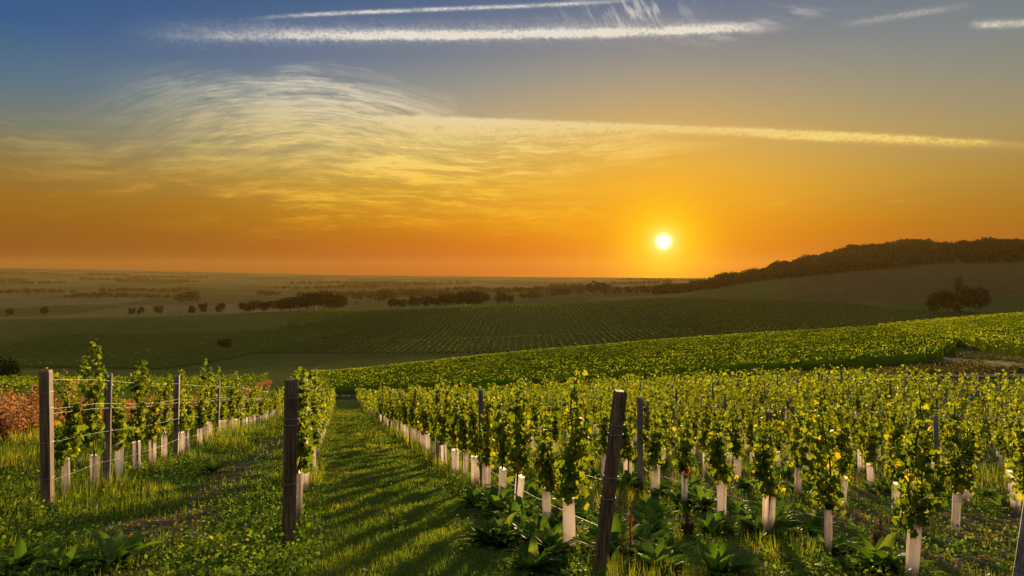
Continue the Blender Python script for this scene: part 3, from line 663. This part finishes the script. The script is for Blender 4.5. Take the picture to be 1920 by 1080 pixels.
# ------------------------------------------------------------------ trees
def crown_points(rg, lobes, n):
    P = []; W_ = np.array([l[3]*l[4]*l[5] for l in lobes])**.8; W_ /= W_.sum()
    for l, w in zip(lobes, W_):
        m = max(4, int(n*w)); d = unit(rg.normal(size=(m, 3))); r = rg.uniform(.35, 1, m)**.45*(1+.18*np.sin(d[:, 0]*5+l[0])*np.sin(d[:, 2]*6+l[1]))
        P.append(np.array(l[:3])+d*r[:, None]*np.array(l[3:6]))
    return np.concatenate(P)
def tree_meshes(seed, H, W_, n, leaf, kind='round'):
    rg = np.random.default_rng(seed); lobes = []
    if kind == 'round':
        lobes.append((0, 0, H*.60, W_*.36, W_*.36, H*.32))
        for q in range(9):
            a = rg.uniform(0, 6.28); r = rg.uniform(.18, .36)*W_; z = rg.uniform(.30, .86)*H; s = rg.uniform(.13, .22)
            lobes.append((math.cos(a)*r, math.sin(a)*r, z, W_*s, W_*s, H*s*.75))
    else:
        for q in range(9): z = H*(.14+.095*q); w = W_*(.34-.25*abs(q/8-.35)); lobes.append((rg.normal(0, .05)*W_, rg.normal(0, .05)*W_, z, w, w, H*.09))
    P = crown_points(rg, lobes, n); m = len(P); A, B, C = frames(m, rg, .3)
    V, F = scatter(QUAD_V, QUAD_F, P, A, B, C, leaf*rg.uniform(.6, 1.4, m))
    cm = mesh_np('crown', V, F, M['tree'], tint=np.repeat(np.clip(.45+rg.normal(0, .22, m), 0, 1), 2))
    acc = Acc(); V, F = tube([(0, 0, -.5), (0, .1, H*.2), (.1, 0, H*.5), (0, 0, H*.8)], [H*.028, H*.02, H*.013, H*.004], 6); acc.add(V, F, 0)
    for l in lobes[1:6]:
        V, F = tube([(0, 0, H*.22), (l[0]*.5, l[1]*.5, l[2]*.62), l[:3]], [H*.011, H*.008, H*.003], 5); acc.add(V, F, 0)
    tm = mesh_np('trunk', np.concatenate(acc.V), np.concatenate(acc.F), M['bark'], smooth=True)
    return tm, cm
TREES = [tree_meshes(300+i, 10, w, 1400, .58) for i, w in enumerate((9.5, 11, 8.5, 12, 10))]
POPL = [tree_meshes(320+i, 10, w, 520, .48, 'tall') for i, w in enumerate((4.6, 3.4))]
SPARSE = [tree_meshes(330, 10, 6.5, 170, .5)]
def plant_tree(x, y, H, tm, label, group=None, sx=1.0, name='tree', cat='tree'):
    r = empty(name, (x, y, h1(x, y)-.02*H)); s = H/10; r.scale = (s*sx, s*sx, s); r.rotation_euler.z = random.uniform(0, 6.28)
    link(bpy.data.objects.new('trunk', tm[0]), r); link(bpy.data.objects.new('crown', tm[1]), r); tag(r, label, cat, group); return r
def at(px, d): return (px-960)/1274*d, d
# left clump on the ridge, right clump, and the single trees either side of them (bearing column, depth, height)
TL = [(462, 775, 14), (478, 785, 16), (497, 770, 13.5), (514, 780, 15.5), (530, 768, 17), (545, 778, 19), (560, 770, 20), (577, 765, 22.5), (592, 778, 23.5), (606, 770, 24), (622, 768, 20), (636, 776, 18)]
for i, (p, d, H) in enumerate(TL):
    lab = 'dark round-headed tree, tallest of the left-hand clump on the ridge' if H == 24 else 'dark tree crowded into the left-hand clump on the ridge'
    plant_tree(*at(p, d), H, TREES[i % 5], lab, None if H == 24 else 'trees of the left-hand clump on the ridge', 1.3)
TR = [(736, 748, 13), (752, 756, 12.5), (778, 750, 15), (797, 744, 16), (818, 752, 14.5), (836, 746, 18), (855, 742, 17), (872, 750, 20.5), (888, 744, 20), (902, 748, 18)]
for i, (p, d, H) in enumerate(TR):
    lab = 'dark round tree, tallest of the right-hand clump on the ridge' if H == 20.5 else 'dark tree crowded into the right-hand clump on the ridge'
    plant_tree(*at(p, d), H, TREES[(i+2) % 5], lab, None if H == 20.5 else 'trees of the right-hand clump on the ridge', 1.3)
for i, (p, d, H, lab) in enumerate([(20, 930, 14, 'small hazy round tree at the left edge of the plain'), (83, 930, 15, 'hazy round tree standing alone, second from the left edge'),
        (248, 850, 11, 'low bushy tree, left half of the pair on the misty ridge'), (265, 860, 12.5, 'taller bushy tree, right half of the pair on the misty ridge'), (298, 850, 14, 'round tree alone between the small pair and the dark bushes'),
        (337, 815, 7, 'low pale bush left of the dark bushes on the ridge'), (361, 800, 12.5, 'dark bushy tree, left of two touching ones on the ridge'), (381, 798, 15, 'dark bushy tree, right of two touching ones on the ridge'),
        (414, 790, 15, 'dark round tree alone just left of the left-hand clump'), (668, 800, 12, 'small feathery tree in the gap just right of the left-hand clump'), (714, 765, 6, 'tiny bush just left of the right-hand clump'),
        (940, 745, 17, 'dark round tree just right of the right-hand clump'), (957, 750, 13, 'lower dark tree at the right end of the ridge trees')]):
    plant_tree(*at(p, d), H, TREES[(i*3+1) % 5] if H > 9 and p != 668 else SPARSE[0], lab, sx=.95 if H > 12 else 1.1)
plant_tree(*at(4, 118), 6.0, TREES[1], 'dark rounded bush low at the left edge beyond the vines', sx=1.05, name='bush', cat='bush')
plant_tree(*at(422, 430), 8, TREES[3], 'dark bush beside the pale track in the valley', sx=1.2, name='bush', cat='bush')
for p, d, H, tmx, lab, sx in [(1756, 470, 19, TREES[0], 'dark round tree at the left of the group before the bare slope', .8), (1776, 480, 18, TREES[2], 'dark tree left of the tall one in the group before the bare slope', .8),
        (1798, 474, 28, POPL[0], 'tall narrow dark tree in the middle of the group before the bare slope', 1.0), (1818, 480, 20, TREES[4], 'dark tree right of the tall one in the group before the bare slope', .75),
        (1838, 470, 21, TREES[1], 'dark tree at the right end of the group before the bare slope', .65)]:
    plant_tree(*at(p, d), H, tmx, lab, sx=sx)
plant_tree(*at(1412, 1290), 21, SPARSE[0], 'tall see-through tree rising alone above the edge of the wood', sx=.9)
plant_tree(*at(1306, 1120), 17, TREES[3], 'broad round tree at the low left end of the wood', sx=1.5)
def wood():
    acc = Acc(); rg = np.random.default_rng(55); lobes = [(0, 0, .58, .5, .5, .42), (.2, .1, .75, .3, .3, .25), (-.22, .05, .7, .28, .28, .28), (.05, -.2, .5, .35, .3, .3)]
    tv = []
    for v in range(6):
        P = crown_points(np.random.default_rng(v), [(l[0]+.06*math.sin(v*3+i), l[1], l[2]+.05*math.cos(v*5+i), l[3], l[4], l[5]) for i, l in enumerate(lobes)], 90); A, B, C = frames(len(P), np.random.default_rng(v+9), .3)
        tv.append(scatter(QUAD_V, QUAD_F, P, A, B, C, .19*np.random.default_rng(v+3).uniform(.7, 1.4, len(P))))
    c = []
    for _ in range(4200):
        px = rg.uniform(1225, 2250); u = rg.uniform()
        dn = np.interp(px, [1225, 1300, 1450, 1600, 1750, 1920, 2250], [1050, 1060, 1090, 1105, 1080, 1040, 980])
        df = np.interp(px, [1225, 1300, 1450, 1600, 1750, 1920, 2250], [1130, 1230, 1400, 1560, 1600, 1640, 1700])
        d = dn+(df-dn)*u; c.append((*at(px, d), px))
    pc = np.array([q[2] for q in c]); H = rg.uniform(8, 19, len(c))*(.62+.75*vnoise(pc, pc*0, 26.0, 3))*np.where((pc > 1745)&(pc < 1795), .6, 1.0)
    for v in range(6):
        sel = [i for i in range(len(c)) if i % 6 == v]; xy = np.array([c[i][:2] for i in sel]); hh = H[sel]*np.where(np.array([c[i][2] for i in sel]) < 1400, .8, 1.0)
        a = rg.uniform(0, 6.28, len(sel)); z0 = np.zeros(len(sel))
        base = np.stack([xy[:, 0], xy[:, 1], height(xy[:, 0], xy[:, 1])-.5], 1)
        A = np.stack([np.cos(a), np.sin(a), z0], 1); B = np.stack([-np.sin(a), np.cos(a), z0], 1); C = np.stack([z0, z0, z0+1], 1)
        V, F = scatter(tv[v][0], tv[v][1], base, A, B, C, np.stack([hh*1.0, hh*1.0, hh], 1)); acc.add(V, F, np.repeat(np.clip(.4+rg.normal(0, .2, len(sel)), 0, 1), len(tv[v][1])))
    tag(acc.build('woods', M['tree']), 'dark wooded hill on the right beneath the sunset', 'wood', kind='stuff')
    # tree clumps and hedgerows scattered over the misty plain
    acc = Acc(); c = []
    for _ in range(30):
        px = rg.uniform(-150, 1300); d = math.exp(rg.uniform(math.log(1500), math.log(4600))); x, y = at(px, d); L = rg.uniform(50, 260)*d/1500; n = int(4+L/7)
        for q in range(n): c.append((x+L*(q/n-.5)+rg.normal(0, 4), y+rg.normal(0, 10)+L*.1*math.sin(q), rg.uniform(8, 15)))
    for px, d, H in [(720, 1300, 24), (713, 1310, 16), (1120, 1250, 22), (1105, 1260, 16), (1090, 1255, 13), (1048, 1200, 16), (1060, 1210, 14), (1030, 1205, 12), (1000, 1150, 14), (1012, 1160, 13), (1140, 1150, 13), (1160, 1140, 12), (1180, 1130, 13), (1200, 1120, 13), (1215, 1110, 14), (1240, 1100, 14), (1255, 1105, 15), (1270, 1110, 13), (988, 1160, 12), (340, 1500, 22), (360, 1480, 26)]:
        for q in range(2): c.append((*at(px+rg.normal(0, 5), d), H))
    c = np.array(c)
    for v in range(6):
        s = c[v::6]; a = rg.uniform(0, 6.28, len(s)); z0 = np.zeros(len(s)); base = np.stack([s[:, 0], s[:, 1], height(s[:, 0], s[:, 1])-.5], 1)
        A = np.stack([np.cos(a), np.sin(a), z0], 1); B = np.stack([-np.sin(a), np.cos(a), z0], 1); C = np.stack([z0, z0, z0+1], 1)
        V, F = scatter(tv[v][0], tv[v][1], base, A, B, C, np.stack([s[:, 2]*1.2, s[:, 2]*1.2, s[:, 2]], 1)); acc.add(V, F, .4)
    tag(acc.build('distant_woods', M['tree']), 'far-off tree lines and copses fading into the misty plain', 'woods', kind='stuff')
wood()

# ------------------------------------------------------------------ ground plants
def shrub_mesh(seed, H, W_, n):
    rg = np.random.default_rng(seed); acc = Acc(); sp = []
    for q in range(34):
        a = rg.uniform(0, 6.28); r = rg.uniform(0, .5)*W_; h = H*rg.uniform(.55, 1.05)*(1-.5*(r/W_)); b = (math.cos(a)*r*.5, math.sin(a)*r*.5, -.03); t = (math.cos(a)*r+rg.normal(0, .05), math.sin(a)*r+rg.normal(0, .05), h)
        V, F = tube([b, ((b[0]+t[0])/2, (b[1]+t[1])/2, h*.55), t], [.006, .005, .002], 3); acc.add(V, F, rg.uniform(0, .4)); sp.append((b, t))
    m = n; k = rg.integers(0, 34, m); u = rg.uniform(.25, 1.02, m); b = np.array([s[0] for s in sp])[k]; t = np.array([s[1] for s in sp])[k]
    P = b+(t-b)*u[:, None]+rg.normal(0, .05, (m, 3)); A, B, C = frames(m, rg, .3)
    V, F = scatter(QUAD_V, QUAD_F, P, A, B, C, rg.uniform(.035, .085, m)); acc.add(V, F, np.repeat(np.clip(.35+.4*u+rg.normal(0, .18, m), 0, 1), 2))
    ks = sorted({f.shape[1] for f in acc.F}); F = [np.concatenate([f for f in acc.F if f.shape[1] == k]) for k in ks]
    T = np.concatenate([np.concatenate([t for f, t in zip(acc.F, acc.T) if f.shape[1] == k]) for k in ks])
    return mesh_np('dry_shrub', np.concatenate(acc.V), F, M['dry'], tint=T)
SHR = [shrub_mesh(400+i, 1.35+.15*(i % 3), 1.5, 1500) for i in range(4)]
rnd = random.Random(9); nsh = 0
for s in [15.5, 16.6, 17.6, 18.4, 19.5, 20.5, 21.8, 23, 24.5, 26, 28, 30, 32, 34, 37, 40, 44, 48, 53, 58, 64, 70, 77, 84, 92, 100, 108, 116]:
    for q in range(3 if s < 24 else 2 if s < 40 else 1):
        o_ = -8.0+rnd.uniform(-.8, .8)-.9*q-(.03*(s-16) if s > 40 else 0); x, y = to_xy(s, o_)
        o = link(bpy.data.objects.new('dry_shrub', SHR[nsh % 4])); nsh += 1; o.location = (x, y, h1(x, y)); k = rnd.uniform(.75, 1.1); o.scale = (k*1.1*(1 if s < 40 else 1.8), k*1.1*(1 if s < 40 else 1.8), k*(1 if s < 22 else .85)); o.rotation_euler.z = rnd.uniform(0, 6.28)
        tag(o, 'rust-red dry weed bush in the thicket behind the leftmost end post' if s < 24 else 'rust-brown dry weed bush trailing away beyond the leftmost row', 'bush',
            'rust-red bushes of the near thicket' if s < 24 else 'rust-brown weed bushes along the far strip')
def dock_mesh(seed, n, L):
    rg = np.random.default_rng(seed); acc = Acc()
    for q in range(n):
        a = rg.uniform(0, 6.28); l = L*rg.uniform(.6, 1.15); w = l*rg.uniform(.10, .155); up = rg.uniform(.35, 1.25); ns = 7; V = []
        for i in range(ns):
            t = i/(ns-1); rr = l*(t*math.cos(up)+.18*t*t); z = l*(t*math.sin(up)*(1-.62*t*t*(1.1-.5*up))); ww = w*(.16 if i == 0 else math.sin(math.pi*min(1, .14+.86*t)**.8)+.03)
            for c in (-1, -.45, 0, .45, 1):
                wav = .14*w*math.sin(t*14+c*3+q)*abs(c); V.append((rr, c*ww, z+abs(c)*ww*.35+wav))
        V = np.array(V); ca, sa = math.cos(a), math.sin(a); V = np.stack([V[:, 0]*ca-V[:, 1]*sa, V[:, 0]*sa+V[:, 1]*ca, V[:, 2]], 1)
        F = np.array([(i*5+j, i*5+j+1, (i+1)*5+j+1, (i+1)*5+j) for i in range(ns-1) for j in range(4)]); acc.add(V, F, np.clip(.38+rg.normal(0, .16), 0, .85))
    return mesh_np('dock_plant', np.concatenate(acc.V), np.concatenate(acc.F), M['weed'], tint=np.concatenate(acc.T), smooth=True)
DOCK = [dock_mesh(500+i, 22+i % 3*4, .37) for i in range(5)]
DK = []   # (s, o, scale)
rnd = random.Random(12)
def ground_hit(px, py):
    """where the near slope lies along a bearing and dip; gives a ground position"""
    d = 6.0
    for _ in range(60):
        x = (px-960)/1274*d; d -= (h1(x, d)+(py-510)/1274*d)*1.6
    return (px-960)/1274*d, d
for px, py, sc, lab in [(215, 1062, 1.2, 'large bright dock plant with long leaves at the bottom left corner region'), (40, 1076, 1.0, 'dark broad-leaved dock plant in the bottom left corner'),
        (120, 1080, .8, 'small dock plant between the two larger ones at the bottom left'), (400, 885, .95, 'dark dock plant alone in the weedy strip between the left rows'), (475, 832, .8, 'small dock plant farther up the weedy strip between the left rows'),
        (740, 990, .45, 'little weed rosette standing alone in the grass lane')]:
    x, y = ground_hit(px, py); DK.append((x, y, sc, lab, None))
for _ in range(80):
    k = rnd.choice((2, 2, 2, 3, 3)); s = rnd.uniform(5.3, 9.5) if k == 2 else rnd.uniform(5.2, 13); x, y = to_xy(s, ROWS[k]+rnd.gauss(.25, .38))
    if in_view(x, y, 80): DK.append((x, y, rnd.uniform(.85, 1.45), 'broad-leaved dock plant crowding the feet of the vines right of the grass lane', 'dock plants under the right-hand rows'))
for _ in range(30):
    s = rnd.uniform(7, 16); x, y = to_xy(s, rnd.choice(ROWS[4:7])+rnd.gauss(0, .5))
    if in_view(x, y, 80): DK.append((x, y, rnd.uniform(.7, 1.2), 'broad-leaved dock plant under the third to fifth rows right of the lane', 'dock plants under the farther right-hand rows'))
for px, py, sc in [(1335, 1005, 1.1), (1180, 1075, 1.2), (1250, 1060, 1.1), (1215, 1010, 1.1), (1000, 1070, 1.0)]:
    x, y = ground_hit(px, py); DK.append((x, y, sc, 'broad-leaved dock plant crowding the feet of the vines right of the grass lane', 'dock plants under the right-hand rows'))
for i, (x, y, sc, lab, g) in enumerate(DK):
    o = link(bpy.data.objects.new('dock_plant', DOCK[i % 5])); o.location = (x, y, h1(x, y)-.01); o.scale = (sc,)*3; o.rotation_euler.z = rnd.uniform(0, 6.28); tag(o, lab, 'weed', g)
def dock_stalk(px, py, H, lab):
    x, y = ground_hit(px, py); rg = np.random.default_rng(int(px)); acc = Acc()
    for q in range(4):
        a = rg.uniform(0, 6.28); l = 1.0 if q == 0 else rg.uniform(.45, .7); dx, dy = math.cos(a)*.22*H*(q > 0), math.sin(a)*.22*H*(q > 0)
        path = [(0, 0, 0), (dx*.4, dy*.4, H*l*.5), (dx, dy, H*l)]; V, F = tube(path, [.007, .006, .003], 5); acc.add(V, F, .1)
        m = 150; u = rg.uniform(.3, 1, m); P = np.stack([dx*u, dy*u, H*l*u], 1)+rg.normal(0, .014, (m, 3)); A, B, C = frames(m, rg, 0); V, F = scatter(QUAD_V, QUAD_F, P, A, B, C, rg.uniform(.014, .03, m)); acc.add(V, F, np.repeat(rg.uniform(0, .4, m), 2))
    o = acc.build('dry_dock_stalk', M['dry']); o.location = (x, y, h1(x, y)); tag(o, lab, 'weed')
dock_stalk(1182, 1078, .55, 'dark reddish dry seed stalk beside the leaning end post')
dock_stalk(1650, 1040, .40, 'dark reddish dry seed stalk left of the tubes in the bottom right corner')
dock_stalk(1288, 1010, .30, 'short reddish dry seed stalk between vines right of the leaning post')

def ground_cover():
    rg = np.random.default_rng(21)
    def sample(n, rmin, rmax, p):
        r = (rmin**(2-p)+(rmax**(2-p)-rmin**(2-p))*rg.uniform(size=n))**(1/(2-p)); a = np.radians(rg.uniform(-45, 50, n)); return r*np.sin(a), r*np.cos(a), r
    g = Acc()
    x, y, r = sample(500000, 4.0, 62, 1.55); s, o = to_so(x, y); so = soilness(s, o)
    lane = (o > -.25)&(o < 1.95); n1 = vnoise(x, y, .55, 3); n2 = vnoise(x, y, 1.7, 4); dryp = np.clip((vnoise(x, y, 1.0, 11)*.7+vnoise(x, y, .35, 12)*.3-.55)*6, 0, 1)*~lane; strip = (o > -3.0)&(o <= -.25)
    under = np.minimum.reduce([np.abs(o-q) for q in ROWS[:14]]) < .45
    keep = rg.uniform(size=len(x)) < np.where(lane, 1.0, np.where(strip, .45*n2+.08+.5*dryp, np.where(o < -3.0, .85, .75*n2+.1)))*(1-.85*so)
    hgt = np.where(lane, .028+.035*n1, np.where(strip, .05+.10*n2*n1, np.where(o < -3.0, .07+.12*n2, .06+.13*n2*n1)))
    hgt = np.where(under & ~lane, hgt*1.35, hgt)*rg.uniform(.6, 1.4, len(x))*(1+.9*dryp)
    x, y, r, hgt, n1, n2, lane, dryp = (v[keep] for v in (x, y, r, hgt, n1, n2, lane, dryp)); n = len(x)
    a = rg.uniform(0, 6.28, n); ln = rg.uniform(.15, .75, n); A = unit(np.stack([np.cos(a)*ln, np.sin(a)*ln, np.ones(n)], 1)); b = a+1.57+rg.normal(0, .5, n); B = np.stack([np.cos(b), np.sin(b), np.zeros(n)], 1); B = unit(B-(A*B).sum(1, keepdims=True)*A); C = np.cross(A, B)
    w = np.maximum(.006, .0011*r)*rg.uniform(.7, 1.3, n)
    P = np.stack([x, y, height(x, y)-.008], 1)
    V, F = scatter(BLADE_V, BLADE_F4, P, A, B, C, np.stack([hgt*np.clip(r/14, 1, 1.7), w, hgt], 1)); t = np.clip(.35+(n2-.5)*.5+(n1-.5)*.25+rg.normal(0, .12, n)+.05*lane+.38*dryp*rg.uniform(.3, 1, n), 0, 1); g.add(V, F, np.repeat(t, 3))
    tag(g.build('grass', M['grass']), 'green grass of the lane and the ground between the vine rows', 'grass', kind='stuff')
    c = Acc()
    x, y, r = sample(390000, 4.0, 45, 1.7); s, o = to_so(x, y); lane = (o > -.15)&(o < 1.8); n1 = vnoise(x, y, .5, 6); n2 = vnoise(x, y, 1.3, 7); so = soilness(s, o)
    keep = (rg.uniform(size=len(x)) < np.where(lane, .03, (.30+.9*n1*n2))*(1-.75*so)); x, y, r, n1, n2, o, so = (v[keep] for v in (x, y, r, n1, n2, o, so)); n = len(x)
    A, B, C = frames(n, rg, 1.7); hz = rg.uniform(.0, 1, n)**1.5*(.05+.14*n2*n1+.08*(np.minimum.reduce([np.abs(o-q) for q in ROWS[:14]]) < .4))
    P = np.stack([x, y, height(x, y)+.008+hz], 1); S = np.maximum(rg.uniform(.018, .058, n), .0022*r)
    V, F = scatter(QUAD_V, QUAD_F, P, A, B, C, S); c.add(V, F, np.repeat(np.clip(.47+(n2-.5)*.5+rg.normal(0, .17, n), 0, .84), 2))
    tag(c.build('ground_cover', M['weed']), 'low leafy weeds carpeting the soil between the vine rows', 'weeds', kind='stuff')
    # dry litter and stones on the bare patches
    x, y, r = sample(90000, 4.0, 30, 1.5); s, o = to_so(x, y); so = soilness(s, o); keep = rg.uniform(size=len(x)) < so*.8+.05*(o > 2); x, y, r = x[keep], y[keep], r[keep]; n = len(x); A, B, C = frames(n, rg, 2.5)
    P = np.stack([x, y, height(x, y)+.006], 1); V, F = scatter(QUAD_V, QUAD_F, P, A, B, C, rg.uniform(.015, .05, n)); q = Acc(); q.add(V, F, np.repeat(rg.uniform(.2, 1, n), 2))
    tag(q.build('leaf_litter', M['dry']), 'dry fallen leaves and chips scattered on the bare soil', 'leaf litter', kind='stuff')
ground_cover()
def stones():
    rg = np.random.default_rng(41); n = 26000; r = (4.0**.5+(26**.5-4.0**.5)*rg.uniform(size=n))**2; a = np.radians(rg.uniform(-40, 40, n)); x, y = r*np.sin(a), r*np.cos(a)
    s, o = to_so(x, y); keep = rg.uniform(size=n) < (soilness(s, o)*.55+.03*(o > 2)+.03*((o > -3)&(o < -.4)))*vnoise(x, y, .8, 15); x, y = x[keep], y[keep]; n = len(x)
    tv = np.array([(1, 0, 0), (0, 1, 0), (-1, 0, 0), (0, -1, 0), (.1, .1, .7), (0, 0, -.6), (.6, .6, .4), (-.7, .5, .3)], float); tf = np.array([(0, 6, 4), (6, 1, 4), (1, 7, 4), (7, 2, 4), (2, 3, 4), (3, 0, 4), (0, 1, 6), (1, 2, 7), (1, 0, 5), (2, 1, 5), (3, 2, 5), (0, 3, 5)])
    z0 = np.zeros(n); b = rg.uniform(0, 6.28, n); A = np.stack([np.cos(b), np.sin(b), z0], 1); B = np.stack([-np.sin(b), np.cos(b), z0], 1); C = np.stack([z0, z0, z0+1], 1); k = rg.uniform(.008, .026, n)
    V, F = scatter(tv, tf, np.stack([x, y, height(x, y)], 1), A, B, C, np.stack([k*rg.uniform(.8, 1.6, n), k, k*.7], 1))
    m, t = new_mat('pale_stone'); p = t.nodes.new('ShaderNodeBsdfPrincipled'); p.inputs['Roughness'].default_value = .95; p.inputs['Specular IOR Level'].default_value = .1
    t.links.new(ramp(attr('tint'), 0, 1, [(0, (.10, .085, .06)), (.6, (.26, .22, .17)), (1, (.46, .42, .35))]), p.inputs['Base Color']); finish(t, p.outputs[0])
    tag(obj_np('field_stones', V, F, m, tint=np.repeat(rg.uniform(0, 1, n), len(tf))), 'small pale stones strewn over the bare soil', 'stones', kind='stuff')
stones()
def roadside_weeds(px, py, label, n=9000):
    rg = np.random.default_rng(31); t = rg.uniform(0, 1, n); q = np.linspace(0, 1, 5)
    sd = rg.choice([-1, 1], n); x = np.interp(t, q, px)+rg.normal(0, .5, n); y = np.interp(t, q, py)+sd*rg.normal(2.3, .45, n)*(1 if px[0] < 0 else .2); x = x+(0 if px[0] < 0 else 1)*sd*rg.normal(2.9, .6, n)
    m = vnoise(x, y, 2.2, 9); h = rg.uniform(0, 1, n)*(.25+.75*m); keep = m > .3; x, y, h = x[keep], y[keep], h[keep]; n = len(x)
    A, B, C = frames(n, rg, .3); V, F = scatter(QUAD_V, QUAD_F, np.stack([x, y, height(x, y)+h*.85], 1), A, B, C, rg.uniform(.1, .24, n)); a = Acc(); a.add(V, F, np.repeat(rg.uniform(0, .7, n), 2))
    tag(a.build('roadside_weeds', M['brush']), label, 'weeds', kind='stuff')
roadside_weeds([-24, 10, 24, 36, 44.], [81.5, 78.5, 74.5, 64, 55.], 'brown dry weeds along both verges of the farm track')
roadside_weeds([44.5, 46.5, 47.3, 48.3, 53.], [46, 58, 67, 76, 92.], 'brown dry weeds along both verges of the dirt path', 6000)

# ------------------------------------------------------------------ air
def haze():
    z0, z1 = -100.0, 112.0; q = 7060.0; V = [(x, y, z) for z in (z0, z1) for x, y in ((-q, -q), (q, -q), (q, q), (-q, q))]
    F = [(0, 3, 2, 1), (4, 5, 6, 7), (0, 1, 5, 4), (1, 2, 6, 5), (2, 3, 7, 6), (3, 0, 4, 7)]
    me = bpy.data.meshes.new('haze'); me.from_pydata(V, [], F); m, t = new_mat('haze_air')
    v = t.nodes.new('ShaderNodeVolumePrincipled'); v.inputs['Color'].default_value = (.60, .38, .12, 1); v.inputs['Density'].default_value = 3.8e-5; v.inputs['Anisotropy'].default_value = 0.28
    o = t.nodes.new('ShaderNodeOutputMaterial'); t.links.new(v.outputs[0], o.inputs['Volume']); me.materials.append(m)
    tag(link(bpy.data.objects.new('haze', me)), 'thin warm evening haze filling the air over the valley', 'haze', kind='stuff')
haze()
